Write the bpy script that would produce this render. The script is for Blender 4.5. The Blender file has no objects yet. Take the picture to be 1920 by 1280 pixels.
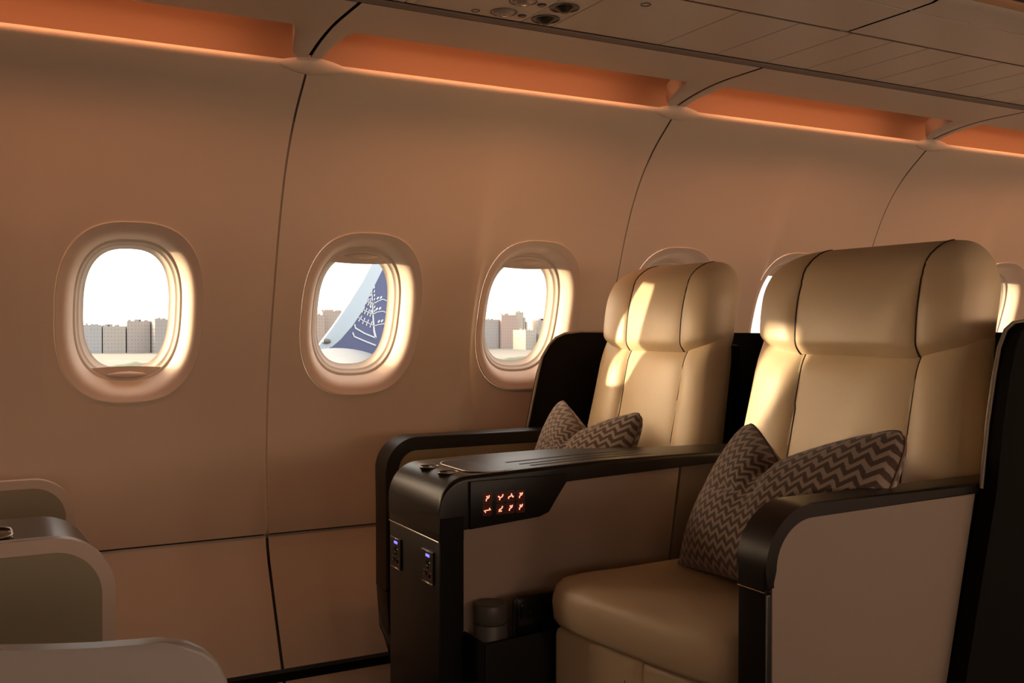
import bpy, bmesh, math, random
import numpy as np
from mathutils import Vector, Matrix
random.seed(7)
C = bpy.context.scene.collection
PI = math.pi

# ------------------------------------------------------------------ camera
cam = bpy.data.objects.new('camera', bpy.data.cameras.new('camera'))
C.objects.link(cam)
cam.data.sensor_width = 36.0
cam.data.lens = 1867 / 1920 * 36.0
cam.data.clip_start = 0.02
cam.data.clip_end = 3000
a, p = math.radians(28.5), math.radians(-0.92)
fw = Vector((math.sin(a) * math.cos(p), math.cos(a) * math.cos(p), math.sin(p)))
cam.location = (0, 0, .95)
cam.rotation_euler = fw.to_track_quat('-Z', 'Y').to_euler()
sc = bpy.context.scene
sc.camera = cam
sc.view_settings.view_transform = 'Standard'
sc.view_settings.look = 'None'
sc.view_settings.exposure = 0.0
sc.view_settings.gamma = 1.0
sc.view_settings.use_curve_mapping = False

# ------------------------------------------------------------------ sky and sun
w = bpy.data.worlds.new('sky')
sc.world = w
w.use_nodes = True
bg = w.node_tree.nodes['Background']
bg.inputs[0].default_value = (1.0, .93, .84, 1)
bg.inputs[1].default_value = 2.6
sun = bpy.data.objects.new('sun', bpy.data.lights.new('sun', 'SUN'))
C.objects.link(sun)
sun.data.energy = 8.0
sun.data.angle = math.radians(1.0)
sun.data.color = (1.0, .76, .48)
SD = Vector((1.4, -1.0, -.13)).normalized()
sun.rotation_euler = SD.to_track_quat('-Z', 'Y').to_euler()
# hazy evening sky: even white haze plus the wide warm glow that surrounds a low sun
wn_ = w.node_tree.nodes
wl = w.node_tree.links
geo = wn_.new('ShaderNodeTexCoord')
dp = wn_.new('ShaderNodeVectorMath')
dp.operation = 'DOT_PRODUCT'
dp.inputs[1].default_value = tuple(-SD)
wl.new(geo.outputs['Generated'], dp.inputs[0])
mxx = wn_.new('ShaderNodeMath')
mxx.operation = 'MAXIMUM'
mxx.inputs[1].default_value = 0
wl.new(dp.outputs['Value'], mxx.inputs[0])
pw = wn_.new('ShaderNodeMath')
pw.operation = 'POWER'
pw.inputs[1].default_value = 14
wl.new(mxx.outputs[0], pw.inputs[0])
bg2 = wn_.new('ShaderNodeBackground')
bg2.inputs[0].default_value = (1.0, .69, .40, 1)
ml = wn_.new('ShaderNodeMath')
ml.operation = 'MULTIPLY'
ml.inputs[1].default_value = 72
wl.new(pw.outputs[0], ml.inputs[0])
wl.new(ml.outputs[0], bg2.inputs[1])
ad = wn_.new('ShaderNodeAddShader')
wl.new(bg.outputs[0], ad.inputs[0])
wl.new(bg2.outputs[0], ad.inputs[1])
wl.new(ad.outputs[0], wn_['World Output'].inputs[0])


def area(name, loc, dirv, sx, sy, power, col, spread=180):
    l = bpy.data.lights.new(name, 'AREA')
    l.shape = 'RECTANGLE'
    l.size, l.size_y = sx, sy
    l.energy = power
    l.color = col
    l.spread = math.radians(spread)
    o = bpy.data.objects.new(name, l)
    C.objects.link(o)
    o.location = loc
    o.rotation_euler = Vector(dirv).to_track_quat('-Z', 'Y').to_euler()
    return o


CY = .8          # centre line of the cabin
SEAM0, PITCH = -.374, 1.067
# added fill lamps stand in for daylight at the unseen windows behind the camera
for k in range(-1, 5):
    for d in (.249, .773):
        x = SEAM0 + PITCH * k + d
        area('fill_far_side', (x, 2 * CY - 2.78, 1.0), (0, 1, .1), .24, .34, {-1: 1.6, 0: 2.4, 1: 4.5, 2: 7.5, 3: 9, 4: 9}[k], (1.0, .68, .45))
# LED wash lamps in the two side coves, one per wall panel, and a dim one above the aisle
for k in range(-1, 6):
    x = SEAM0 + PITCH * (k - .5) + PITCH / 2
    for s in (1, -1):
        y = lambda v: v if s == 1 else 2 * CY - v
        o = area('cove_lamp', (SEAM0 + PITCH * k + PITCH / 2 - PITCH, y(2.150), 1.660), (0, .9 * s, -.72), .86, .016, 1.0, (1.0, .38, .17), 120)

# ------------------------------------------------------------------ materials


def mat(name, col, rough=.5, metal=0, spec=.5, bump=None, coat=0, emit=None, estr=0, sheen=0, var=None):
    m = bpy.data.materials.new(name)
    m.use_nodes = True
    nt = m.node_tree
    b = nt.nodes['Principled BSDF']
    b.inputs['Base Color'].default_value = (*col, 1)
    b.inputs['Roughness'].default_value = rough
    b.inputs['Metallic'].default_value = metal
    b.inputs['Specular IOR Level'].default_value = spec
    b.inputs['Coat Weight'].default_value = coat
    if sheen:
        b.inputs['Sheen Weight'].default_value = sheen
    if emit:
        b.inputs['Emission Color'].default_value = (*emit, 1)
        b.inputs['Emission Strength'].default_value = estr
    tc = nt.nodes.new('ShaderNodeTexCoord')
    if bump:
        scale, strength = bump
        n = nt.nodes.new('ShaderNodeTexNoise')
        n.inputs['Scale'].default_value = scale
        n.inputs['Detail'].default_value = 4
        bp = nt.nodes.new('ShaderNodeBump')
        bp.inputs['Strength'].default_value = strength
        bp.inputs['Distance'].default_value = .002
        nt.links.new(tc.outputs['Object'], n.inputs['Vector'])
        nt.links.new(n.outputs['Fac'], bp.inputs['Height'])
        nt.links.new(bp.outputs['Normal'], b.inputs['Normal'])
    if var:
        scale, amt = var
        n = nt.nodes.new('ShaderNodeTexNoise')
        n.inputs['Scale'].default_value = scale
        mx = nt.nodes.new('ShaderNodeMix')
        mx.data_type = 'RGBA'
        mx.inputs[6].default_value = (*[c * (1 - amt) for c in col], 1)
        mx.inputs[7].default_value = (*[min(1, c * (1 + amt)) for c in col], 1)
        nt.links.new(tc.outputs['Object'], n.inputs['Vector'])
        nt.links.new(n.outputs['Fac'], mx.inputs[0])
        nt.links.new(mx.outputs[2], b.inputs['Base Color'])
    return m


M = {}
M['wall'] = mat('wall_plastic', (.63, .515, .41), .42, spec=.4, bump=(900, .05), var=(3, .02))
M['reveal'] = mat('reveal_plastic', (.64, .52, .43), .55, spec=.35)
M['seal'] = mat('window_seal', (.56, .50, .44), .6, spec=.3)
M['ceiling'] = mat('ceiling_plastic', (.56, .49, .42), .38, spec=.5, bump=(700, .05))
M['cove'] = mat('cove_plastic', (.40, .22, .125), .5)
M['edgeshade'] = mat('panel_edge_shaded', (.20, .15, .12), .6)  # ceiling plastic in shade, painted as a darker colour
M['gap'] = mat('dark_gap', (.004, .003, .003), .9, spec=.05)
M['seam'] = mat('seam_rubber', (.10, .065, .045), .7)
M['leather'] = mat('cream_leather', (.72, .56, .36), .42, spec=.5, bump=(420, .12), var=(6, .03))
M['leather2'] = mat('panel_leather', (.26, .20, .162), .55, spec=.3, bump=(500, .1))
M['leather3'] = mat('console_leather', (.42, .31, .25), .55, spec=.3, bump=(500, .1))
M['dark'] = mat('dark_bronze_shell', (.009, .007, .006), .38, metal=.0, spec=.35, coat=.05, bump=(600, .05))
M['bronze'] = mat('satin_bronze', (.013, .010, .008), .36, metal=.1, spec=.45, bump=(800, .03))
M['black'] = mat('black_plastic', (.006, .005, .005), .55, spec=.2)
M['gloss'] = mat('gloss_black', (.006, .006, .006), .12, spec=.6)
M['softgloss'] = mat('black_satin', (.010, .009, .009), .28, spec=.6)
M['keypanel'] = mat('key_panel_black', (.006, .005, .005), .42, spec=.35)
M['shell'] = mat('seat_shell_fabric', (.005, .004, .003), .8, spec=.12, bump=(300, .1))
M['metal'] = mat('brushed_metal', (.55, .48, .42), .3, metal=1)
M['chrome'] = mat('chrome', (.7, .66, .6), .15, metal=1)
M['beigeframe'] = mat('beige_frame', (.60, .47, .38), .42)
M['greyframe'] = mat('grey_frame', (.38, .345, .32), .36)
M['olive'] = mat('olive_panel', (.29, .25, .165), .55, bump=(500, .08))
M['armolive'] = mat('arm_infill', (.42, .34, .21), .5)
M['edgetrim'] = mat('shell_edge_trim', (.25, .20, .15), .45)
M['carpet'] = mat('dark_carpet', (.03, .015, .012), .95, bump=(400, .6), var=(60, .4))
M['lens'] = mat('lamp_lens', (.30, .25, .23), .15, spec=.8)
M['hole'] = mat('nozzle_dark', (.05, .04, .034), .3, metal=.4)
M['canister'] = mat('canister_grey', (.10, .09, .078), .42)
M['piping'] = mat('piping_dark', (.035, .022, .015), .6)
M['pilledge'] = mat('pillow_piping', (.16, .10, .075), .9)
M['keyglow'] = mat('key_symbol', (.9, .2, .08), .5, emit=(1.0, .36, .22), estr=1.6)
M['keyface'] = mat('key_face', (.02, .004, .003), .4, emit=(1.0, .06, .03), estr=.018)
M['keyrim'] = mat('key_rim', (.16, .12, .10), .5)
M['blueled'] = mat('blue_led', (.1, .1, .9), .5, emit=(.12, .12, 1.0), estr=2.5)
M['greenled'] = mat('green_led', (.1, .6, .1), .5, emit=(.15, .5, .1), estr=.5)
M['wing_white'] = mat('winglet_white', (.34, .42, .50), .5)
M['wing_blue'] = mat('winglet_blue', (.060, .078, .175), .45)
M['emblem'] = mat('emblem_white', (.50, .54, .60), .6)
M['wing'] = mat('wing_paint', (.135, .155, .185), .5)
M['ground'] = mat('pale_tarmac', (.20, .19, .175), .9, var=(.02, .12))
M['hedge'] = mat('hazy_hedge', (.24, .26, .19), .95, var=(.3, .3))
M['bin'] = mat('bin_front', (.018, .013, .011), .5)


def glass():
    m = bpy.data.materials.new('cabin_glass')
    m.use_nodes = True
    nt = m.node_tree
    nt.nodes.clear()
    o = nt.nodes.new('ShaderNodeOutputMaterial')
    t = nt.nodes.new('ShaderNodeBsdfTransparent')
    t.inputs[0].default_value = (.96, .97, .98, 1)
    g = nt.nodes.new('ShaderNodeBsdfGlossy')
    g.inputs['Roughness'].default_value = .03
    mx = nt.nodes.new('ShaderNodeMixShader')
    mx.inputs[0].default_value = .05
    nt.links.new(t.outputs[0], mx.inputs[1])
    nt.links.new(g.outputs[0], mx.inputs[2])
    nt.links.new(mx.outputs[0], o.inputs[0])
    return m


M['glass'] = glass()


def facade(name, col):
    m = mat(name, col, .9)
    nt = m.node_tree
    b = nt.nodes['Principled BSDF']
    tc = nt.nodes.new('ShaderNodeTexCoord')
    mp = nt.nodes.new('ShaderNodeMapping')
    mp.inputs['Rotation'].default_value = (PI / 2, 0, 0)
    br = nt.nodes.new('ShaderNodeTexBrick')
    br.offset = 0
    br.inputs['Scale'].default_value = 1
    br.inputs['Brick Width'].default_value = 1.5
    br.inputs['Row Height'].default_value = 1.7
    br.inputs['Mortar Size'].default_value = .55
    br.inputs['Mortar Smooth'].default_value = .1
    dk = tuple(c * .72 for c in col)
    br.inputs['Color1'].default_value = (*dk, 1)
    br.inputs['Color2'].default_value = (*[c * .85 for c in col], 1)
    br.inputs['Mortar'].default_value = (*col, 1)
    nt.links.new(tc.outputs['Object'], mp.inputs[0])
    nt.links.new(mp.outputs[0], br.inputs['Vector'])
    nt.links.new(br.outputs['Color'], b.inputs['Base Color'])
    return m


def chevron(name, light, dark):
    m = mat(name, light, .95, sheen=.4, spec=.1)
    nt = m.node_tree
    L = nt.links.new
    b = nt.nodes['Principled BSDF']
    uv = nt.nodes.new('ShaderNodeUVMap')
    uv.uv_map = 'weave'
    sp = nt.nodes.new('ShaderNodeSeparateXYZ')
    L(uv.outputs[0], sp.inputs[0])

    def mth(op, a_, b_=None, c_=None):
        n = nt.nodes.new('ShaderNodeMath')
        n.operation = op
        for i, v in enumerate((a_, b_, c_)):
            if v is None:
                continue
            if isinstance(v, (int, float)):
                n.inputs[i].default_value = v
            else:
                L(v, n.inputs[i])
        return n.outputs[0]
    nz = nt.nodes.new('ShaderNodeTexNoise')
    nz.inputs['Scale'].default_value = 60
    L(uv.outputs[0], nz.inputs['Vector'])
    nj = mth('MULTIPLY', mth('SUBTRACT', nz.outputs['Fac'], .5), .006)
    u = mth('ADD', sp.outputs[0], nj)
    zig = mth('PINGPONG', u, .0125)               # triangle wave, 25 mm long
    v = mth('ADD', mth('ADD', sp.outputs[1], mth('MULTIPLY', zig, 1.15)), nj)
    st = mth('PINGPONG', v, .0105)                # stripes, 21 mm apart
    mr = nt.nodes.new('ShaderNodeMapRange')
    mr.inputs[1].default_value = .0040
    mr.inputs[2].default_value = .0060
    L(st, mr.inputs[0])
    n2 = nt.nodes.new('ShaderNodeTexNoise')
    n2.inputs['Scale'].default_value = 450
    L(uv.outputs[0], n2.inputs['Vector'])
    fac = mth('ADD', mth('MULTIPLY', mr.outputs[0], .85), mth('MULTIPLY', n2.outputs['Fac'], .18))
    mx = nt.nodes.new('ShaderNodeMix')
    mx.data_type = 'RGBA'
    mx.inputs[6].default_value = (*light, 1)
    mx.inputs[7].default_value = (*dark, 1)
    L(fac, mx.inputs[0])
    L(mx.outputs[2], b.inputs['Base Color'])
    bp = nt.nodes.new('ShaderNodeBump')
    bp.inputs['Strength'].default_value = .5
    bp.inputs['Distance'].default_value = .001
    L(n2.outputs['Fac'], bp.inputs['Height'])
    L(bp.outputs['Normal'], b.inputs['Normal'])
    return m


M['chevron'] = chevron('chevron_wool', (.36, .27, .215), (.075, .046, .036))

# ------------------------------------------------------------------ helpers


def put(o, parent=None):
    C.objects.link(o)
    if parent is not None:
        o.parent = parent
        o.matrix_parent_inverse = Matrix.Identity(4)
        pm = Matrix.Translation(Vector(parent['_w']))
        o.location = Vector((0, 0, 0)) - Vector(parent['_w'])
    return o


def mesh(name, vs, fs, m, parent=None, smooth=40, uvs=None):
    me = bpy.data.meshes.new(name)
    me.from_pydata([tuple(v) for v in vs], [], fs)
    if uvs is not None:
        uvl = me.uv_layers.new(name='weave')
        for poly in me.polygons:
            for li in poly.loop_indices:
                uvl.data[li].uv = uvs[me.loops[li].vertex_index]
    bm = bmesh.new()
    bm.from_mesh(me)
    bmesh.ops.recalc_face_normals(bm, faces=bm.faces)
    bm.to_mesh(me)
    bm.free()
    if smooth:
        for poly in me.polygons:
            poly.use_smooth = True
        me.set_sharp_from_angle(angle=math.radians(smooth))
    me.materials.append(M[m] if isinstance(m, str) else m)
    o = bpy.data.objects.new(name, me)
    o['_w'] = (0.0, 0.0, 0.0)
    if parent is not None:
        C.objects.link(o)
        o.parent = parent
        w_ = Vector(parent['_w'])
        o.location = -w_
        # geometry is in world coordinates; child origin sits at the world origin
    else:
        C.objects.link(o)
    return o


def empty(name, loc=(0, 0, 0)):
    o = bpy.data.objects.new(name, None)
    o.empty_display_size = .1
    C.objects.link(o)
    o.location = loc
    o['_w'] = tuple(float(v) for v in loc)
    return o


def thing(name, label, cat, loc=(0, 0, 0), group=None):
    o = empty(name, loc)
    o['label'] = label
    o['category'] = cat
    if group:
        o['group'] = group
    return o


def tag(o, label, cat, group=None):
    o['label'] = label
    o['category'] = cat
    if group:
        o['group'] = group
    return o


def struct(o):
    o['kind'] = 'structure'
    return o


def from_bm(name, bm, m, parent=None, smooth=40):
    me = bpy.data.meshes.new('t')
    bm.verts.ensure_lookup_table()
    vs = [v.co.copy() for v in bm.verts]
    idx = {v: i for i, v in enumerate(bm.verts)}
    fs = [[idx[v] for v in f.verts] for f in bm.faces]
    bm.free()
    bpy.data.meshes.remove(me)
    return mesh(name, vs, fs, m, parent, smooth)


def box_bm(x0, x1, y0, y1, z0, z1, bev=.002, seg=2, bm=None):
    own = bmesh.new()
    bmesh.ops.create_cube(own, size=1)
    for v in own.verts:
        v.co = Vector(((x0 + x1) / 2 + v.co.x * (x1 - x0), (y0 + y1) / 2 + v.co.y * (y1 - y0), (z0 + z1) / 2 + v.co.z * (z1 - z0)))
    if bev:
        bmesh.ops.bevel(own, geom=own.edges[:], offset=bev, segments=seg, affect='EDGES', profile=.5)
    if bm is None:
        return own
    me = bpy.data.meshes.new('t')
    own.to_mesh(me)
    own.free()
    bm.from_mesh(me)
    bpy.data.meshes.remove(me)
    return bm


def box(name, x0, x1, y0, y1, z0, z1, m, parent=None, bev=.002, seg=2):
    return from_bm(name, box_bm(x0, x1, y0, y1, z0, z1, bev, seg), m, parent)


def prism_bm(poly, axis, a0, a1, bev=0, seg=3, bm=None):
    """poly: 2D outline; axis 'Y': (x,z) extruded in y; 'Z': (x,y) in z; 'X': (y,z) in x"""
    own = bmesh.new()

    def P(u, v, t):
        return {'Y': (u, t, v), 'Z': (u, v, t), 'X': (t, u, v)}[axis]
    A = [own.verts.new(P(u, v, a0)) for u, v in poly]
    B = [own.verts.new(P(u, v, a1)) for u, v in poly]
    n = len(poly)
    f0 = own.faces.new(A)
    f1 = own.faces.new(B[::-1])
    for i in range(n):
        own.faces.new((A[i], B[i], B[(i + 1) % n], A[(i + 1) % n]))
    if bev:
        own.edges.ensure_lookup_table()
        es = [e for e in own.edges if (e.verts[0] in A and e.verts[1] in A) or (e.verts[0] in B and e.verts[1] in B)]
        bmesh.ops.bevel(own, geom=es, offset=bev, segments=seg, affect='EDGES', profile=.5)
    if bm is None:
        return own
    me = bpy.data.meshes.new('t')
    own.to_mesh(me)
    own.free()
    bm.from_mesh(me)
    bpy.data.meshes.remove(me)
    return bm


def prism(name, poly, axis, a0, a1, m, parent=None, bev=0, seg=3):
    return from_bm(name, prism_bm(poly, axis, a0, a1, bev, seg), m, parent)


def round_poly(pts, rs, n=8):
    """rounds each corner i of a polygon with radius rs[i]"""
    out = []
    N = len(pts)
    for i in range(N):
        p0, p1, p2 = (Vector(pts[(i - 1) % N]), Vector(pts[i]), Vector(pts[(i + 1) % N]))
        r = rs[i] if isinstance(rs, (list, tuple)) else rs
        if r <= 0:
            out.append(tuple(p1))
            continue
        d0, d1 = (p0 - p1).normalized(), (p2 - p1).normalized()
        ang = math.acos(max(-1, min(1, d0.dot(d1))))
        t = r / math.tan(ang / 2)
        c = p1 + (d0 + d1).normalized() * (r / math.sin(ang / 2))
        s, e = p1 + d0 * t - c, p1 + d1 * t - c
        a0, a1 = math.atan2(s.y, s.x), math.atan2(e.y, e.x)
        da = (a1 - a0 + PI) % (2 * PI) - PI
        for k in range(n + 1):
            q = a0 + da * k / n
            out.append((c.x + r * math.cos(q), c.y + r * math.sin(q)))
    return out


def tube(name, pts, r, m, parent=None, seg=8, closed=False):
    vs, fs = [], []
    pts = [Vector(q) for q in pts]
    N = len(pts)
    prev = None
    for i, q in enumerate(pts):
        t = (pts[(i + 1) % N] - pts[i - 1]) if closed else (pts[min(i + 1, N - 1)] - pts[max(i - 1, 0)])
        t.normalize()
        if prev is None:
            n = t.orthogonal().normalized()
        else:
            n = (prev - t * prev.dot(t)).normalized()
        prev = n
        b = t.cross(n)
        rr = r[i] if isinstance(r, (list, tuple)) else r
        for k in range(seg):
            an = 2 * PI * k / seg
            vs.append(q + (n * math.cos(an) + b * math.sin(an)) * rr)
    for i in range(N if closed else N - 1):
        j = (i + 1) % N
        for k in range(seg):
            fs.append((i * seg + k, i * seg + (k + 1) % seg, j * seg + (k + 1) % seg, j * seg + k))
    if not closed:
        fs.append(tuple(range(seg)))
        fs.append(tuple(range((N - 1) * seg, N * seg)))
    return mesh(name, vs, fs, m, parent, 60)


def lathe(name, prof, c, axis, m, parent=None, seg=48):
    """prof: list of (radius, offset along axis)"""
    vs, fs = [], []
    for r, h in prof:
        for k in range(seg):
            an = 2 * PI * k / seg
            u, v = r * math.cos(an), r * math.sin(an)
            vs.append({'Z': (c[0] + u, c[1] + v, c[2] + h), 'Y': (c[0] + u, c[1] + h, c[2] + v), 'X': (c[0] + h, c[1] + u, c[2] + v)}[axis])
    for i in range(len(prof) - 1):
        for k in range(seg):
            fs.append((i * seg + k, i * seg + (k + 1) % seg, (i + 1) * seg + (k + 1) % seg, (i + 1) * seg + k))
    if prof[0][0] > 0:
        fs.append(tuple(range(seg)))
    if prof[-1][0] > 0:
        fs.append(tuple(range((len(prof) - 1) * seg, len(prof) * seg)))
    return mesh(name, vs, fs, m, parent, 35)


def grid_faces(nr, nc, closed=False, off=0):
    fs = []
    for i in range(nr - 1):
        for j in range(nc if closed else nc - 1):
            k = (j + 1) % nc
            fs.append((off + i * nc + j, off + i * nc + k, off + (i + 1) * nc + k, off + (i + 1) * nc + j))
    return fs


# ------------------------------------------------------------------ the cabin shell
WP = [(.39, 2.651), (.5, 2.657), (.6, 2.656), (.7, 2.650), (.82, 2.635), (.92, 2.61), (1.02, 2.58), (1.14, 2.545), (1.24, 2.507), (1.33, 2.468), (1.41, 2.42), (1.47, 2.365), (1.515, 2.315)]
_c = np.polyfit([q[0] for q in WP], [q[1] for q in WP], 5)


def wy(z):
    return float(np.polyval(_c, z))


def side_y(y, s):
    return y if s == 1 else 2 * CY - y


def relief(x, z, xs):
    """shallow upright ridge between the two windows of a panel"""
    w1, w2 = window_xs(round((xs - SEAM0) / PITCH))
    u = (x - (xs + .567 if w2 > .5 else (w1 + w2) / 2)) / PITCH
    k = math.exp(-(math.sqrt(u * u + .014 ** 2) - .014) / (.05 if u < 0 else .17))
    if -.2 < w2 < .5:
        k *= .35
    f = max(0, min(1, (1.50 - z) / .35)) * max(0, min(1, (z - .40) / .3))
    return -.022 * k * f


def oval(an, hx, hz, n=2.7):
    ca, sa = math.cos(an), math.sin(an)
    r = (abs(ca / hx) ** n + abs(sa / hz) ** n) ** (-1 / n)
    return r * ca, r * sa


WZ = .977
RX, RZ = .172, .220


def window_xs(k):
    xs = SEAM0 + PITCH * k
    w1 = xs + .249
    w2 = xs + .773
    if k == 0 - 0 and False:
        pass
    if abs(xs + .374) < 1e-6:
        w2 = .345
    if abs(xs - 1.76) < 1e-3:
        w1 = 1.985
        w2 = 2.50
    return w1, w2


def wall_cell(xs, xa, xb, wx, s, vs, fs):
    z0, z1 = .392, 1.515
    nz, nx = 56, 28
    per = []
    for i in range(nx):
        per.append((xa + (xb - xa) * i / nx, z0))
    for i in range(nz):
        per.append((xb, z0 + (z1 - z0) * i / nz))
    for i in range(nx):
        per.append((xb - (xb - xa) * i / nx, z1))
    for i in range(nz):
        per.append((xa, z1 - (z1 - z0) * i / nz))
    K = 22
    off = len(vs)
    n = len(per)
    for r in range(K + 1):
        t = (r / K) ** 1.2
        for (px, pz) in per:
            an = math.atan2((pz - WZ), (px - wx))
            ox, oz = oval(an, RX, RZ)
            x = wx + ox + (px - wx - ox) * t
            z = WZ + oz + (pz - WZ - oz) * t
            y = wy(z) + relief(x, z, xs) * min(1, t * 2.2)
            vs.append((x, side_y(y, s), z))
    fs += grid_faces(K + 1, n, True, off)


walls = {}
for s, nm in ((1, 'wall_left'), (-1, 'wall_right')):
    W = struct(empty(nm, (0, side_y(2.66, s), 0)))
    walls[s] = W
    for k in range(-1, 5):
        xs = SEAM0 + PITCH * k
        w1, w2 = window_xs(k)
        g = .0028
        mid = xs + .545 if w2 > .5 else (w1 + w2) / 2
        vs, fs = [], []
        wall_cell(xs, xs + g, mid, w1, s, vs, fs)
        wall_cell(xs, mid, xs + PITCH - g, w2, s, vs, fs)
        # rolled top lip of the panel
        o = mesh('wall_panel', vs, fs, 'wall', W, 60)
        bm = bmesh.new()
        bm.from_mesh(o.data)
        bmesh.ops.remove_doubles(bm, verts=bm.verts, dist=.0004)
        bm.to_mesh(o.data)
        bm.free()
        lip = [(1.515, wy(1.515)), (1.530, 2.2975), (1.546, 2.2795), (1.5495, 2.2758), (1.5525, 2.2732), (1.556, 2.2715), (1.560, 2.2713), (1.563, 2.2730), (1.5645, 2.2765), (1.5635, 2.281), (1.556, 2.292), (1.53, 2.325), (1.50, 2.36), (1.46, 2.42)]
        vs = []
        nx = 12
        for z, y in lip:
            for i in range(nx + 1):
                vs.append((xs + g + (PITCH - 2 * g) * i / nx, side_y(y, s), z))
        mesh('panel_lip', vs, grid_faces(len(lip), nx + 1), 'wall', W, 70)
        # lower (dado) panel
        dado = [(.3885, 2.651), (.387, 2.655), (.36, 2.650), (.32, 2.636), (.26, 2.605), (.20, 2.574), (.14, 2.542), (.07, 2.505), (.0, 2.47)]
        vs = []
        for z, y in dado:
            for i in range(nx + 1):
                vs.append((xs + g + .001 + (PITCH - 2 * g - .002) * i / nx, side_y(y, s), z))
        mesh('dado_panel', vs, grid_faces(len(dado), nx + 1), 'wall', W, 50)
    # dark rubber behind the seams
    vs2, fs2 = [], []
    vs, fs = [], []
    for k in range(-1, 6):
        xs = min(4.94, SEAM0 + PITCH * k)
        zz = list(np.linspace(.38, 1.55, 44))
        off = len(vs)
        for z in zz:
            for dx in (-.008, .008):
                vs.append((xs + dx, side_y((wy(z) if z < 1.515 else float(np.interp(z, [1.515, 1.55], [wy(1.515), 2.277]))) + .0035, s), z))
        fs += grid_faces(len(zz), 2, False, off)
        vs_, fs_ = vs, fs
        vs, fs = vs2, fs2
        off = len(vs)
        low = [(.39, 2.662), (.36, 2.656), (.26, 2.611), (.14, 2.548), (.0, 2.478)]
        for z, y in low:
            for dx in (-.008, .008):
                vs.append((xs + dx, side_y(y, s), z))
        fs += grid_faces(len(low), 2, False, off)
        vs, fs = vs_, fs_
    vs_, fs_ = vs, fs
    vs, fs = vs2, fs2
    off = len(vs)
    for x in (-1.44, 4.95):
        for z in (.380, .397):
            vs.append((x, side_y(2.657, s), z))
    fs.append((off, off + 1, off + 3, off + 2))
    vs, fs = vs_, fs_
    mesh('lower_seam_strip', vs2, fs2, 'gap', W, 0)
    mesh('seam_strip', vs, fs, 'seam', W, 0)
    bb = [(side_y(2.492, s), 0), (side_y(2.492, s), .066), (side_y(2.505, s), .072), (side_y(2.53, s), .06), (side_y(2.53, s), 0)]
    struct(prism('baseboard_left' if s == 1 else 'baseboard_right', bb, 'X', -1.44, 4.95, 'black'))

# windows -------------------------------------------------------------
NA = 96
PROF = [(.172, .220, -.0005), (.1725, .2205, -.0035), (.171, .219, -.0045), (.1685, .2165, -.0035), (.164, .212, -.001), (.158, .206, .001), (.152, .200, .004), (.1465, .1945, .009), (.1415, .1895, .016), (.1370, .185, .025), (.1330, .181, .034), (.1295, .1775, .042), (.1275, .1755, .0488)]
INNER = [(.1275, .1755, .0488), (.1250, .1715, .0500), (.1225, .1685, .0515), (.1215, .1675, .054), (.1165, .1630, .062), (.1140, .1605, .0635), (.1125, .1590, .066), (.1060, .1535, .082), (.1010, .1490, .086)]


def rings_mesh(name, prof, wx, s, m, parent, notch=0):
    vs = []
    for hx, hz, dy in prof:
        for i in range(NA):
            an = 2 * PI * i / NA
            ox, oz = oval(an, hx, hz)
            d = dy
            if notch:
                q = abs((an - notch * PI / 2 + PI) % (2 * PI) - PI)
                tt = max(0, min(1, (dy - .0) / .049))
                d += .012 * math.exp(-(q / .28) ** 4) * math.sin(tt * PI) * 1.0
            zo = oz + .014 * max(0, min(1, dy / .086))
            vs.append((wx + ox, side_y(wy(WZ + zo) + d, s), WZ + zo))
    return mesh(name, vs, grid_faces(len(prof), NA, True), m, parent, 50)


def shade(wx, s, parent, kind):
    """pull-down shade stowed so that only its end shows; kind 1: at the top, -1: at the bottom, 0: nearly closed"""
    hx, hz = .1225, .1705
    d = .0535
    zc = {1: WZ + .146, -1: WZ - .134, 0: WZ - .15, 2: WZ + .115}[kind]
    sg = -1 if kind == -1 else 1
    front, N = [], 40
    top = []
    for i in range(N + 1):
        # chord from left to right at zc, then the oval arc beyond it
        pass
    h = (zc - WZ - .009)
    xc = hx * (1 - abs(h / hz) ** 2.7) ** (1 / 2.7)
    vs, fs = [], []
    n = 30
    if kind == 0:
        pts_ = [oval(2 * PI * i / 60, hx, hz) for i in range(60)]
        sh = mesh('shade', [(wx + x, side_y(wy(WZ + z) + d, s), WZ + .009 + z) for x, z in pts_], [tuple(range(60))], 'reveal', parent, 0)
        return sh
    for j in range(2):
        for i in range(n + 1):
            x = -xc + 2 * xc * i / n
            zz = zc - sg * .004 * (1 - (x / xc) ** 2)
            vs.append((wx + x, side_y(wy(zz) + d + .003 * j, s), zz))
        for i in range(n + 1):
            x = -xc + 2 * xc * i / n
            zo = hz * max(0, 1 - abs(x / hx) ** 2.7) ** (1 / 2.7)
            zz = WZ + .009 + sg * zo
            vs.append((wx + x, side_y(wy(zz) + d + .003 * j, s), zz))
    m_ = n + 1
    for j in range(2):
        o = j * 2 * m_
        for i in range(n):
            fs.append((o + i, o + i + 1, o + m_ + i + 1, o + m_ + i))
    for i in range(n):
        fs.append((i, i + 1, 2 * m_ + i + 1, 2 * m_ + i))
    sh = mesh('shade', vs, fs, 'reveal', parent, 50)
    # lens-shaped finger grip
    vs, fs = [], []
    gw, gh = .052, .0085
    gz = zc + sg * .017
    J = 6
    for j in range(J + 1):
        for i in range(25):
            u = -1 + 2 * i / 24
            v = -1 + 2 * j / J
            hh = gh * (1 - u * u)
            z = gz + v * hh
            dep = -.011 * (1 - u * u) * (1 - v * v) ** .5
            vs.append((wx + u * gw, side_y(wy(z) + d - .001 + dep, s), z))
    g = mesh('shade_grip', vs, grid_faces(J + 1, 25), 'reveal', sh, 50)
    return sh


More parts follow.
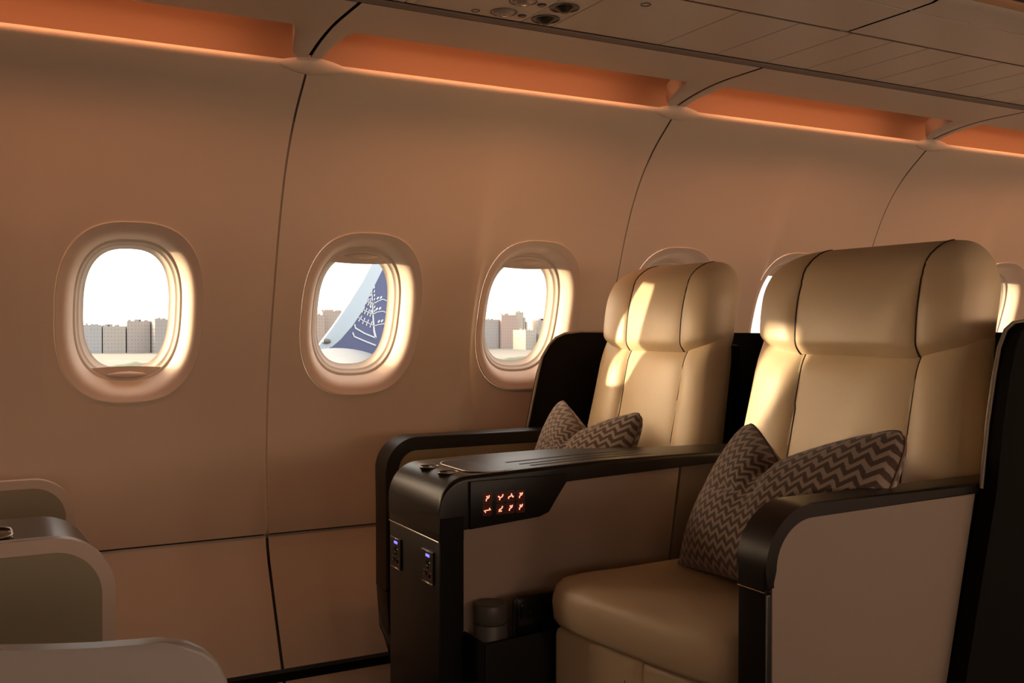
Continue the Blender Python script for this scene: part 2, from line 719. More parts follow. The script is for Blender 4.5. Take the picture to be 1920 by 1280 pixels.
wn = 0
for s in (1, -1):
    for k in range(-1, 5):
        for wx in window_xs(k):
            wn += 1
            E_ = struct(empty('window_%d' % wn, (wx, side_y(wy(WZ), s), WZ)))
            kind = 1
            if s == 1 and k == 0 and wx > 0:
                kind = -1
            if s == 1 and k == 0 and wx < 0:
                kind = 2
            if s == 1 and wx < -.5:
                kind = 0  # unseen forward shades shut to keep sunlight off the near seat
            notch = -1 if kind == -1 else 1
            rings_mesh('reveal', PROF, wx, s, 'reveal', E_, notch)
            fr = rings_mesh('window_frame', INNER, wx, s, 'seal', E_)
            vs = []
            for i in range(NA):
                ox, oz = oval(2 * PI * i / NA, .1045, .1525)
                oz += .014
                vs.append((wx + ox, side_y(wy(WZ + oz) + .084, s), WZ + oz))
            mesh('pane', vs, [tuple(range(NA))], 'glass', E_, 0)
            shade(wx, s, E_, kind)

# floor and end walls ---------------------------------------------------
struct(box('floor', -1.44, 4.95, side_y(2.52, -1), 2.52, -.06, 0, 'carpet', None, 0))
for nm, xa, xb in (('wall_front', -1.50, -1.442), ('wall_back', 4.952, 5.01)):
    sec = [(2.47, 0), (2.57, .2), (2.65, .4), (2.64, .8), (2.56, 1.1), (2.48, 1.3), (2.42, 1.62), (2.3, 1.76), (1.9, 1.9), (1.2, 2.1), (.8, 2.12)]
    sec = sec + [(side_y(y, -1), z) for y, z in sec[::-1][1:]]
    struct(prism(nm, sec, 'X', xa, xb, 'wall'))

# ceiling ----------------------------------------------------------------
CE = struct(empty('ceiling', (0, CY, 1.6)))


def sweep(name, prof, x0, x1, s, m, parent, n=2, smooth=50):
    vs = []
    for y, z in prof:
        for i in range(n + 1):
            vs.append((x0 + (x1 - x0) * i / n, side_y(y, s), z))
    return mesh(name, vs, grid_faces(len(prof), n + 1), m, parent, smooth)


for s in (1, -1):
    for k in range(-1, 5):
        xs = SEAM0 + PITCH * k
        xe = xs + PITCH
        g = .0042
        # wedge panel above the light slot; swells down to the wall at both ends
        NX, NY = 90, 26
        vs = []
        yin, yout, ylip = 1.918, 2.122, 2.263
        for j in range(NY + 1):
            for i in range(NX + 1):
                u = i / NX
                x = xs + g + (PITCH - 2 * g) * u
                # how far the panel reaches out at this x
                l, r = (x - xs), (xe - x)
                tl = max(0, min(1, (.060 - l) / .032))
                tr = max(0, min(1, (.078 - r) / .045))
                t = max(tl, tr)
                t = t * t * (3 - 2 * t)
                yo = yout + (ylip - yout) * t
                q = j / NY
                y = yin + (yo - yin) * q
                e = max(0, (y - 2.03)) / .233
                z = 1.6 - .029 * e ** 2 * t if True else 1.6
                vs.append((x, side_y(y, s), z))
        fs = grid_faces(NY + 1, NX + 1)
        # edge returning upward into the slot, with a soft round-over
        off = len(vs)
        base = NY * (NX + 1)
        for h, dy in ((.004, .0025), (.012, .004), (.05, .004)):
            for i in range(NX + 1):
                b = vs[base + i]
                vs.append((b[0], side_y(side_y(b[1], s) + dy, s) if s == 1 else b[1] - dy, b[2] + h))
        prev = base
        for q in range(3):
            nw = off + q * (NX + 1)
            for i in range(NX):
                fs.append((prev + i, prev + i + 1, nw + i + 1, nw + i))
            prev = nw
        mesh('light_slot_panel', vs, fs, 'ceiling', CE, 40)
        sweep('shaded_edge', [(1.9175, 1.6005), (1.914, 1.6025), (1.910, 1.607), (1.909, 1.62)], xs, xe, s, 'edgeshade', CE, 1, 30)  # darker strip stands for the shaded slope of the panel edge
        # curved reflector behind the slot
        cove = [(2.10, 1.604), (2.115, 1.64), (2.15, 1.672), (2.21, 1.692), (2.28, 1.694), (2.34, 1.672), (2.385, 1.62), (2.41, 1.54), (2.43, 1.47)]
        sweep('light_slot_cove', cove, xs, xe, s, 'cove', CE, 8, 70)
        # step behind the dark groove
        sweep('panel_gap', [(1.93, 1.604), (1.925, 1.625), (1.89, 1.625)], xs, xe, s, 'gap', CE, 1, 0)
        # lens-shaped cap over each lip joint
        if k > -1:
            vs = []
            for j in range(13):
                v = -1 + 2 * j / 12
                for i in range(33):
                    u = -1 + 2 * i / 32
                    hw = .021 * (1 - u * u) ** 1.15 + .0005
                    bulge = .011 * (1 - u * u) * (1 - v * v) ** .5
                    # lies along the lip, tilted 45 degrees
                    y = 2.285 - v * hw * .62 - bulge * .72 - .009
                    z = 1.555 + v * hw * .80 - bulge * .70
                    vs.append((xs + .012 + u * .098, side_y(y, s), z))
            mesh('joint_cap', vs, grid_faces(13, 33), 'wall', CE, 60)
        # joint between panels
    vs, fs = [], []
    for k in range(-1, 6):
        xs = SEAM0 + PITCH * k
        pr = [(1.915, 1.606), (2.03, 1.604), (2.12, 1.600), (2.20, 1.591), (2.268, 1.577)]
        off = len(vs)
        for y, z in pr:
            for dx in (-.007, .007):
                vs.append((xs + dx, side_y(y, s), z + .001))
        fs += grid_faces(len(pr), 2, False, off)
    mesh('panel_gap', vs, fs, 'gap', CE, 0)
    # service strip panels and bin undersides
    cuts = [1.048, 1.125, 1.42, 1.587, 1.747, 1.88, 2.0, 2.13, 2.27, 2.41, 2.55, 2.69, 2.84, 3.1, 3.5, 3.9, 4.3, 4.95]
    cuts = [-1.44, -.9, -.4, .1, .5, .78] + cuts
    gg = .0012
    for i in range(len(cuts) - 1):
        xa, xb = cuts[i] + gg, cuts[i + 1] - gg
        pl = [(side_y(1.613, s), 1.606), (side_y(1.890, s), 1.606), (side_y(1.890, s), 1.622), (side_y(1.613, s), 1.622)]
        prism('service_strip_panel', pl, 'X', xa, xb, 'ceiling', CE, .0008, 1)
    sweep('panel_gap', [(1.90, 1.618), (1.59, 1.618)], -1.44, 4.95, s, 'gap', CE, 1, 0)
    for k in range(-2, 5):
        xa = max(-1.44, 1.715 - PITCH * (1.0) + PITCH * k)
        xb = min(4.95, xa + PITCH if k > -2 else 1.715 - PITCH * 2)
        if k == -2:
            xa, xb = -1.44, 1.715 - PITCH * 2
        xa += .004
        xb -= .004
        if xb <= xa:
            continue
        sweep('bin_underside', [(1.5985, 1.622), (1.598, 1.604), (1.595, 1.602), (1.4325, 1.602), (1.432, 1.6045), (1.429, 1.6045), (1.4285, 1.602), (1.375, 1.603), (1.355, 1.607), (1.347, 1.613)], xa, xb, s, 'ceiling', CE, 2, 30)
        sweep('bin_edge', [(1.347, 1.613), (1.343, 1.616), (1.338, 1.622), (1.337, 1.628)], xa, xb, s, 'cove', CE, 2, 30)
        sweep('bin_front', [(1.337, 1.628), (1.315, 1.66), (1.29, 1.74), (1.275, 1.84), (1.25, 1.93), (1.19, 1.99)], xa, xb, s, 'bin', CE, 2, 60)
    sweep('panel_gap', [(1.60, 1.624), (1.36, 1.618), (1.30, 1.72), (1.27, 1.95)], -1.44, 4.95, s, 'gap', CE, 1, 0)
vs = []
sweep('aisle_ceiling', [(1.25, 1.94), (1.15, 2.02), (1.0, 2.07), (.8, 2.085), (.6, 2.07), (.45, 2.02), (.35, 1.94)], -1.44, 4.95, 1, 'bin', CE, 2, 60)
sweep('crown', [(2.45, 1.45), (2.42, 1.62), (2.3, 1.76), (1.9, 1.9), (1.2, 2.1), (.4, 2.1), (-.3, 1.9), (-.7, 1.76), (-.82, 1.62), (-.85, 1.45)], -1.44, 4.95, 1, 'gap', CE, 1, 0)

# reading lights, vents and buttons in the service strip ---------------------
PS = thing('passenger_service_unit', 'beige overhead service panel with reading lights and air vents above the front seats', 'service panel', (1.0, 1.81, 1.606))


def disc_item(name, x, y, r, m, rim, parent, depth=.006, hollow=True):
    b = lathe(name, [(r * 1.12, .0), (r * 1.12, -.0012), (r * 1.02, -.0016), (r, -.0008), (r * .96, depth * .3), (r * .7, depth * .8), (.0001, depth)] if hollow else [(r * 1.12, 0), (r * 1.1, -.001), (r, -.0012), (r * .9, -.003), (.0001, -.0032)], (x, y, 1.6055), 'Z', m, parent, 40)
    return b


prism('backing_plate', round_poly([(.80, 1.615), (1.046, 1.615), (1.046, 1.888), (.80, 1.888)], .004), 'Z', 1.6050, 1.6062, 'ceiling', PS)
for (x, y) in ((.984, 1.848), (.985, 1.767)):
    q = disc_item('reading_light', x, y, .026, 'hole', None, PS)
    lathe('lamp_lens', [(.022, -.0012), (.020, -.0045), (.012, -.008), (.0001, -.009)], (x, y, 1.606), 'Z', 'lens', q, 32)
    lathe('lamp_bulb', [(.006, -.0088), (.005, -.010), (.0001, -.0105)], (x + .002, y, 1.606), 'Z', 'chrome', q, 20)
    disc_item('light_switch', x + .045, y + .002, .009, 'hole', None, PS, hollow=False)
for (x, y) in ((1.086, 1.850), (1.082, 1.765)):
    q = disc_item('air_vent', x, y, .028, 'hole', None, PS)
    lathe('nozzle', [(.020, -.001), (.017, -.004), (.010, -.010), (.005, -.012), (.0001, -.012)], (x, y, 1.606), 'Z', 'hole', q, 28)
disc_item('small_port', .927, 1.866, .008, 'black', None, PS)
tube('round_mark', [(1.217 + .010 * math.cos(t * PI / 12), 1.668 + .010 * math.sin(t * PI / 12), 1.6055) for t in range(24)], .0006, 'gap', PS, 5, True)

# ------------------------------------------------------------------ seats


def seat_section(z, P, part):
    """half width a, half depth b, centre x, exponent for the padded back at height z"""
    cy, hw, x0, z0, zt = P['cy'], P['hw'], P['x0'], P['zh'], P['zt']
    lean = P.get('lean', .20)
    cx = x0 + lean * (z - (z0 + zt) / 2)
    if part == 'head':
        a_, b_ = hw, .062
        r = .105
        if z > zt - r:
            a_ = hw - r + math.sqrt(max(0, r * r - (z - (zt - r)) ** 2))
        rb = .05
        if z > zt - rb:
            b_ = .062 * (.25 + .75 * math.sqrt(max(0, 1 - ((z - (zt - rb)) / rb) ** 2)))
            cx += .012 * ((z - (zt - rb)) / rb) ** 2
        rl = .035
        if z < z0 + rl:
            q = (z0 + rl - z) / rl
            b_ *= (1 - .22 * q ** 2.5)
            a_ -= .006 * q ** 2
        return a_, b_, cx + .062, 0.
    else:
        a_ = hw + .004 + .03 * max(0, min(1, (z0 - z) / .35))
        b_ = .054
        if z > z0 - .03:
            q = (z - (z0 - .03)) / .03
            b_ *= (1 - .12 * q ** 2)
        return a_, b_, cx + .066, 0.


def padded(P, part, za, zb, nrow, names, parent, ys, puff):
    """closed padded body cut along two upright seams into centre, left and right pads"""
    NF, NB = 150, 40
    rows = []
    for r in range(nrow):
        t = r / (nrow - 1)
        if part == 'head':
            t = .5 - .5 * math.cos(PI * t)
        z = za + (zb - za) * t
        a_, b_, cx, _ = seat_section(z, P, part)
        ring = []
        n = 3.6
        flare = 1 + (.10 * (t - .5) if part == 'head' else 0)
        for i in range(NF):
            ph = -PI / 2 + PI * i / (NF - 1)
            sft = math.sin(ph)
            fx = (1 - abs(sft) ** n) ** (1 / n)
            y = P['cy'] + a_ * sft
            # puff and crease
            s1, s2 = P['cy'] + ys[0] * P['hw'], P['cy'] + ys[1] * P['hw']
            if y < s1:
                mid, hwid = (s1 + P['cy'] - a_) / 2, (s1 - (P['cy'] - a_)) / 2
            elif y > s2:
                mid, hwid = (s2 + P['cy'] + a_) / 2, (P['cy'] + a_ - s2) / 2
            else:
                mid, hwid = (s1 + s2) / 2, (s2 - s1) / 2
            q = max(0, 1 - abs((y - mid) / max(hwid, .001)) ** 2.4)
            pf = puff * (q ** .6) * (1 if (y < s1 or y > s2) else (.75 if part == 'head' else .45))
            if part != 'head':
                pf *= .5 + .5 * min(1, (P['zh'] - z) / .08 + .4)
            tt = 1
            if part == 'head':
                tt = max(0, min(1, (P['zt'] - z) / .05)) ** .5 * max(.0, min(1, (z - P['zh']) / .03 + .3))
            x = cx - b_ * fx - pf * tt * min(1, fx * 1.5)
            if part == 'head':
                x -= .013 * math.sin(PI * min(1, max(0, (z - P['zh']) / (P['zt'] - P['zh'])))) * min(1, fx * 1.5)
            ed_ = max(0, (abs(sft) - .5) / .5) ** 1.6 * .024
            lift = ed_ * ((1 - t) ** 1.5 if part == 'head' else t ** 8)
            ring.append((x, y, z + lift))
        for i in range(1, NB):
            ph = PI / 2 + PI * i / NB
            sft = math.sin(ph)
            y = P['cy'] + a_ * sft * .97
            bx = (1 - abs(sft) ** 3) ** (1 / 3)
            ring.append((cx + b_ * .9 * bx, y, z))
        rows.append(ring)
    n = len(rows[0])
    V = [v for r in rows for v in r]
    F = grid_faces(nrow, n, True)
    F.append(tuple(range(n)))
    F.append(tuple(range((nrow - 1) * n, nrow * n)))
    s1, s2 = P['cy'] + ys[0] * P['hw'], P['cy'] + ys[1] * P['hw']
    groups = {0: [], 1: [], 2: []}
    for f in F:
        if len(f) > 4:
            groups[0].append(f)
            continue
        my = sum(V[i][1] for i in f) / 4
        fr = all((i % n) < NF for i in f)
        if s1 <= my <= s2:
            groups[0].append(f)
        elif my > s2:
            groups[1].append(f)
        else:
            groups[2].append(f)
    objs = []
    par = parent
    for gi in (0, 1, 2):
        used = sorted({i for f in groups[gi] for i in f})
        mp = {i: j for j, i in enumerate(used)}
        # normals of an open piece may flip; faces keep a common winding from the grid
        vs = [V[i] for i in used]
        fs = [tuple(mp[i] for i in f) for f in groups[gi]]
        o = mesh(names[0] if gi == 0 else names[1], vs, fs, 'leather', par, 70)
        if gi == 0:
            par = o
        objs.append(o)
    # seam piping follows the crease
    for sy in (s1, s2):
        pts = []
        for ring in rows:
            best = None
            for i in range(NF - 1):
                if (ring[i][1] - sy) * (ring[i + 1][1] - sy) <= 0:
                    best = ring[i]
                    break
            if best:
                pts.append((best[0] - .0006, best[1], best[2]))
        tube('seam_piping', pts, .0019 if part == 'head' else .0014, 'piping', objs[0], 6)
    return objs


def rail_poly(x0, x1, zb, zt, r, t, slope=0, tb=None):
    """side outline of a bent arm rail: up from (x0, zb), round the corner and back to x1"""
    zt1 = zt + slope
    outer = [(x0, zb), (x0, zt), (x1, zt1)]
    o = round_poly([outer[0], outer[1], outer[2]], [0, r, 0], 14)
    i = round_poly([(x0 + t, zb), (x0 + t, zt - t), (x1, zt1 - t)], [0, max(.005, r - t), 0], 14)
    return o + i[::-1]


def seat(P, label, parentname='business_seat'):
    cy, hw = P['cy'], P['hw']
    T = thing(parentname, label, 'seat', (P['x0'], cy, 0), 'cream leather reclining seats')
    padded(P, 'head', P['zh'], P['zt'], 44, ('headrest', 'headrest_wing'), T, P['hs'], .013)
    padded(P, 'back', P['zseat'] - .06, P['zh'] + .012, 40, ('backrest', 'backrest_bolster'), T, P['bs'], .022)
    # leather side of the back, tapering down to the seat
    xb = P['x0'] - .2 * ((P['zh'] + P['zt']) / 2 - .45)
    # cushion: superelliptic pad
    c = P['cush']      # corner points: front far, front near, back near, back far
    vs, fs = [], []
    nu, nv = 40, 32
    th = .083
    ztop = P['zseat']

    def cp(u, v):
        # u: 0 front - 1 back, v: 0 near - 1 far
        f = Vector(c[1]).lerp(Vector(c[0]), v)
        b = Vector(c[2]).lerp(Vector(c[3]), v)
        return f.lerp(b, u)
    # rounded block: rings of a squircle in plan, stacked in z
    N = 120
    layers = []
    cen = cp(.5, .5)
    for (k_, dz) in [(.90, -th), (.965, -th + .005), (.99, -th + .015), (1.0, -th * .55), (.995, -.035), (.975, -.018), (.94, -.007), (.88, -.001), (.78, .003), (.6, .006), (.35, .008), (.05, .009)]:
        ring = []
        for i in range(N):
            an = 2 * PI * i / N
            ca, sa = math.cos(an), math.sin(an)
            e = 7.0
            r = (abs(ca) ** e + abs(sa) ** e) ** (-1 / e)
            u, v = .5 - .5 * r * ca * k_, .5 + .5 * r * sa * k_
            q = cp(u, v)
            wv = .0
            if k_ > .9 and u < .2:
                wv = -.006 * math.sin(v * PI)
            ring.append((q.x + wv, q.y, ztop + dz + .02 * max(0, .35 - u) * (1 if dz > -.05 else 0)))
        layers.append(ring)
    V = [v for r in layers for v in r]
    F = grid_faces(len(layers), N, True)
    F.append(tuple(range(N)))
    F.append(tuple(range((len(layers) - 1) * N, len(layers) * N)))
    mesh('seat_cushion', V, F, 'leather', T, 60)
    # leg rest: two padded panels under the cushion front
    dirf = (Vector(c[1]) - Vector(c[0]))
    lr = None
    for (a0, a1) in ((.02, .485), (.49, .98)):
        q0, q1 = Vector(c[0]) + dirf * a0, Vector(c[0]) + dirf * a1
        pl = [(q0.x + .03, q0.y), (q1.x + .03, q1.y), (q1.x + .09, q1.y), (q0.x + .09, q0.y)]
        bm = prism_bm(pl, 'Z', .10, ztop - th - .006, 0)
        bmesh.ops.bevel(bm, geom=bm.edges[:], offset=.016, segments=5, affect='EDGES', profile=.5)
        o = from_bm('leg_rest' if lr is None else 'leg_rest_panel', bm, 'leather', T if lr is None else lr)
        if lr is None:
            lr = o
            sq = q0.lerp(q1, .86)
            tube('stitching', [(sq.x + .0295 + .0006 * (i % 2), sq.y, .12 + i * .006) for i in range(42)], .0007, 'piping', lr, 5)
    # plinth
    xs_ = [q[0] for q in c]
    ys_ = [q[1] for q in c]
    box('seat_base', max(xs_[0], xs_[1]) + .10, max(xs_) + .22, min(ys_) + .03, max(ys_) - .03, 0.0, ztop - th - .004, 'black', T, .004)
    # back pan and shell
    xh = P['x0']
    box('back_pan', xh + .085, xh + .13, cy - hw + .05, cy + hw - .05, .06, P['zh'] + .02, 'black', T, .01)
    return T


FAR = dict(cy=2.138, hw=.243, x0=1.590, zh=.882, zt=1.113, hs=(-.56, .40), bs=(-.60, .40), zseat=.50,
           cush=[(.90, 2.338), (.90, 1.915), (1.46, 1.915), (1.46, 2.338)])
NEAR = dict(cy=1.347, hw=.261, x0=1.464, zh=.893, zt=1.103, hs=(-.60, .50), bs=(-.60, .46), zseat=.50,
            cush=[(.885, 1.545), (.948, 1.068), (1.36, 1.068), (1.36, 1.575)])
TF = seat(FAR, 'cream leather seat by the cabin wall, beyond the centre console')
TN = seat(NEAR, 'cream leather seat beside the aisle with the fully visible seat cushion, nearest the viewer')


def arm(parent, x0, x1, zb, zt, r, t, y0, y1, slope, frame_m, panel_m, px1t, px1b, pz, yin0, yin1, seamz=None):
    ra = prism('armrest', rail_poly(x0, x1, zb, zt, r, t, slope), 'Y', y0, y1, frame_m, parent, .006, 4)
    # infill panel
    pts = [(x0 + t * .9, pz), (x0 + t * .9, zt - t * .9), (px1t, zt + slope * (px1t - x0) / (x1 - x0) - t * .9), (px1b, pz)]
    prism('arm_panel', round_poly(pts, [0, max(.004, r - t), 0, 0], 12), 'Y', yin0, yin1, panel_m, ra, .002, 2)
    return ra


# wall-side arm of the far seat
ra = arm(TF, .916, 1.60, .28, .665, .085, .034, 2.352, 2.43, 0, 'dark', 'armolive', 1.60, 1.60, .12, 2.375, 2.415)
prism('arm_post', [(.917, .277), (.949, .277), (.975, .0), (.972, 0), (.955, .10), (.925, .17)], 'Y', 2.354, 2.428, 'dark', ra, .004)
# aisle-side arm of the near seat
ra = prism('armrest', rail_poly(.926, 1.44, .595, .706, .085, .019, .004), 'Y', .998, 1.056, 'bronze', TN, .006, 4)
prism('arm_post', [(.926, .592), (.9385, .592), (.9385, .0), (.926, .0)], 'Y', .998, 1.054, 'dark', ra, .004)
tube('metal_inlay', [(.9258, 1.0, .5935), (.9258, 1.053, .5935)], .0011, 'chrome', ra, 6)
prism('arm_panel', round_poly([(.938, .02), (.938, .690), (1.352, .694), (1.282, .39), (1.2, .02)], [0, .070, 0, 0, 0], 14), 'Y', .9985, 1.05, 'leather2', ra, .003, 2)
prism('arm_panel_border', round_poly([(.930, .02), (.930, .702), (1.40, .706), (1.40, .02)], [0, .08, 0, 0], 14), 'Y', 1.004, 1.052, 'black', ra, .001, 1)

# shells behind the seats


def shell(parent, prof_out, y, th, inward, xback, ybk0, ybk1, ztop, trim=True):
    """wing: side outline (x,z) polygon at y..y+th; back wall behind the seat"""
    wgo = prism('seat_shell', prof_out, 'Y', y, y + th, 'shell', parent, .004, 3)
    prism('shell_back', round_poly([(ybk0, .02), (ybk1, .02), (ybk1, ztop), (ybk0, ztop)], [0, 0, .02, .02]), 'X', xback, xback + .03, 'shell', wgo, .004, 2)
    return wgo


wing_far = [(1.34, .56), (1.382, .663), (1.417, .814), (1.430, .86), (1.452, .893), (1.475, .914), (1.505, .926), (1.56, .930), (1.86, .930), (1.86, .02), (1.30, .02)]
SHF = thing('privacy_shell', 'dark wrap-around privacy shell behind the wall-side seat', 'seat shell', (1.6, 2.2, 0), 'dark privacy shells')
sf = shell(SHF, wing_far, 2.445, .02, 0, 1.83, 1.90, 2.462, .930)
tube('edge_trim', [(x - .003, 2.448, z + .001) for x, z in wing_far[:9]], .0035, 'edgetrim', sf, 8)
wing_near = [(1.20, .02), (1.288, .414), (1.358, .700), (1.372, .80), (1.388, .876), (1.398, .915), (1.413, .942), (1.432, .953), (1.47, .957), (1.86, .957), (1.86, .02)]
SHN = thing('privacy_shell', 'dark privacy shell behind the aisle seat, at the right edge', 'seat shell', (1.6, 1.2, 0), 'dark privacy shells')
sn = shell(SHN, wing_near, .968, .028, 0, 1.83, .995, 1.895, .936)
tube('edge_trim', [(x - .002, .993, z + .001) for x, z in wing_near[2:10]], .0032, 'edgetrim', sn, 8)
prism('sunlit_liner', [(1.365, .70), (1.376, .80), (1.392, .876), (1.402, .915), (1.418, .938), (1.47, .945), (1.47, .70)], 'Y', .994, 1.002, 'leather', sn, .001, 1)  # pale leather colour stands in for sunlight on the wing's edge

# ------------------------------------------------------------------ centre console
K = thing('centre_console', 'dark bronze centre console with seat control keys between the two cream seats', 'console', (1.1, 1.75, 0))
# top bar, tapering to the rear
top_plan = [(.741, 1.640), (1.30, 1.637), (1.50, 1.610), (1.52, 1.748), (1.31, 1.777), (1.10, 1.852), (.93, 1.884), (.741, 1.888)]
N = 60
vs, fs = [], []
xs_l = [.741 + .0004 * 0] + [.741 + .06 * (1 - math.cos(t * PI / 2 / 12)) for t in range(1, 13)] + list(np.linspace(.82, 1.50, 34))


def con_top(x):
    if x < .801:
        d = .801 - x
        return .614 + math.sqrt(max(0, .06 ** 2 - d * d))
    return .674 + .010 * min(1, (x - .8) / .3)


def con_near(x):
    return float(np.interp(x, [.74, 1.30, 1.50], [1.640, 1.637, 1.612]))


def con_far(x):
    return float(np.interp(x, [.74, .93, 1.10, 1.31, 1.50], [1.888, 1.884, 1.852, 1.777, 1.750]))


def con_bot(x):
    return float(np.interp(x, [.74, .80, .945, .966, 1.006, 1.30, 1.50], [.572, .576, .587, .594, .648, .658, .670]))


e_ = .009
for x in xs_l:
    n_, f_, t_ = con_near(x), con_far(x), con_top(x)
    b_ = con_bot(x)
    sec = [(n_, b_)]
    for q in range(7):
        an = q / 6 * PI / 2
        sec.append((n_ + e_ - e_ * math.cos(an), t_ - e_ + e_ * math.sin(an)))
    for q in range(7):
        an = q / 6 * PI / 2
        sec.append((f_ - e_ + e_ * math.sin(an), t_ - e_ + e_ * math.cos(an)))
    sec.append((f_, b_))
    for (y, z) in sec:
        vs.append((x, y, z))
nc = 16
fs = grid_faces(len(xs_l), nc, True)
fs.append(tuple(range(nc)))
fs.append(tuple(range((len(xs_l) - 1) * nc, len(xs_l) * nc)))
topbar = mesh('console_top', vs, fs, 'bronze', K, 40)
# front column
col = prism('front_column', round_poly([(.742, 1.641), (.79, 1.641), (.79, 1.887), (.742, 1.887)], [.004, 0, 0, .004], 4), 'Z', 0.0, .5555, 'dark', K, .0015, 2)
prism('upper_front', round_poly([(.7412, 1.640), (.79, 1.640), (.79, 1.888), (.7412, 1.888)], [.003, 0, 0, .003], 4), 'Z', .558, .616, 'bronze', col, 0)
tube('metal_inlay', [(.7408, 1.643, .5568), (.7408, 1.886, .5568)], .0011, 'chrome', col, 6)
# socket panels
for (yc, zc_) in ((1.845, .498), (1.688, .504)):
    h, wd = .0305, .0245
    sp_ = box('socket_panel', .7385, .7425, yc - wd, yc + wd, zc_ - h, zc_ + h, 'gloss', K, .0008, 1)
    box('metal_strip', .7365, .7395, yc - wd, yc + wd, zc_ + h - .002, zc_ + h - .0003, 'chrome', sp_, .0004, 1)
    box('metal_strip', .7365, .7395, yc - wd, yc + wd, zc_ - h + .0003, zc_ - h + .0022, 'chrome', sp_, .0004, 1)
    box('usb_port', .7375, .7387, yc - .009, yc + .007, zc_ + .0185, zc_ + .0235, 'blueled', sp_, .0003, 1)
    bm = box_bm(.7374, .7387, yc - .0065, yc + .0065, zc_ + .0035, zc_ + .0115, .0003, 1)
    box_bm(.7374, .7387, yc - .003, yc + .003, zc_ - .004, zc_ + .001, .0003, 1, bm)
    box_bm(.7374, .7387, yc - .012, yc - .004, zc_ - .019, zc_ - .012, .0003, 1, bm)
    box_bm(.7374, .7387, yc + .004, yc + .012, zc_ - .017, zc_ - .010, .0003, 1, bm)
    from_bm('socket_holes', bm, 'black', sp_)
    box('indicator_light', .7374, .7387, yc - .011, yc - .009, zc_ + .008, zc_ + .010, 'greenled', sp_, .0002, 1)
    bm = box_bm(.7374, .7386, yc - .003, yc + .004, zc_ + .0015, zc_ + .0022, .0001, 1)
    for (dy, dz) in ((.014, -.008), (.014, -.016), (-.015, -.010), (-.014, -.020), (.001, -.006)):
        box_bm(.7374, .7386, yc + dy - .001, yc + dy + .001, zc_ + dz - .001, zc_ + dz + .001, .0001, 1, bm)
    from_bm('contact_screw', bm, 'metal', sp_)
# side panels
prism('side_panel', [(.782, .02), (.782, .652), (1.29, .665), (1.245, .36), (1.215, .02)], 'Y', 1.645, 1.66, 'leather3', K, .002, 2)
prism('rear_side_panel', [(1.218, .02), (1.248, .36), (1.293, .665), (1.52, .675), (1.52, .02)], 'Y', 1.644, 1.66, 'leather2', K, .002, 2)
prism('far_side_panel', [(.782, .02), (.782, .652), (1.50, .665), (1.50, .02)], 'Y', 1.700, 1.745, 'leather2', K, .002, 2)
prism('side_post', round_poly([(.7425, 0), (.7425, .60), (.790, .60), (.787, .566), (.790, .560), (.787, .553), (.787, 0)], 0), 'Y', 1.638, 1.66, 'black', col, .001, 1)
# control panel on the near side
cpn = prism('control_panel', round_poly([(.800, .664), (.800, .5765), (.945, .587), (.966, .594), (1.006, .648), (1.008, .664)], [0, 0, .01, .01, 0, 0], 5), 'Y', 1.6325, 1.642, 'keypanel', K, .0015, 2)


def stroke(pts, w_, bm, y0=1.6300, y1=1.6316):
    """flat ribbon polyline in (x,z) with round-ish ends"""
    pts = [Vector(q) for q in pts]
    L, R = [], []
    for i, q in enumerate(pts):
        t = (pts[min(i + 1, len(pts) - 1)] - pts[max(i - 1, 0)]).normalized()
        n = Vector((-t.y, t.x))
        L.append(q + n * w_ / 2)
        R.append(q - n * w_ / 2)
    prism_bm([tuple(v) for v in L + R[::-1]], 'Y', y0, y1, 0, 1, bm)


def blob(c, r, bm):
    prism_bm([(c[0] + r * math.cos(2 * PI * i / 12), c[1] + r * math.sin(2 * PI * i / 12)) for i in range(12)], 'Y', 1.6300, 1.6316, 0, 1, bm)


recl = [(-.30, -.55), (-.22, -.15), (.0, .0), (.22, .05), (.36, .30), (.42, .58)]
glyph = {
    (0, 0): ([recl], [(-.08, .34)], [[(-.2, .30), (.05, .25)]]),
    (0, 1): ([[(-.75, -.10), (.0, .0), (.72, .06)]], [], [[(.45, .42), (.55, .10)], [(-.55, -.10), (-.42, -.48)]]),
    (1, 0): ([[(-.30, -.60), (-.22, -.2), (.1, -.02), (.34, .10), (.50, .55)]], [(-.48, .12)], [[(-.5, .25), (-.3, -.1)]]),
    (1, 1): ([[(-.42, -.60), (-.34, -.15), (-.05, .0), (.20, .10), (.42, .55)]], [(.02, -.42)], []),
    (2, 0): ([[(-.5, -.50), (-.40, -.12), (.0, .0), (.18, .15), (.24, .55)]], [(.52, -.10)], [[(.28, .22), (.55, -.25)]]),
    (2, 1): ([recl], [(-.02, .38)], []),
    (3, 0): ([recl], [(-.06, .36)], [[(-.2, .34), (.2, .18)]]),
    (3, 1): ([recl], [(-.06, .32)], [[(-.22, .26), (.15, .22)]]),
}
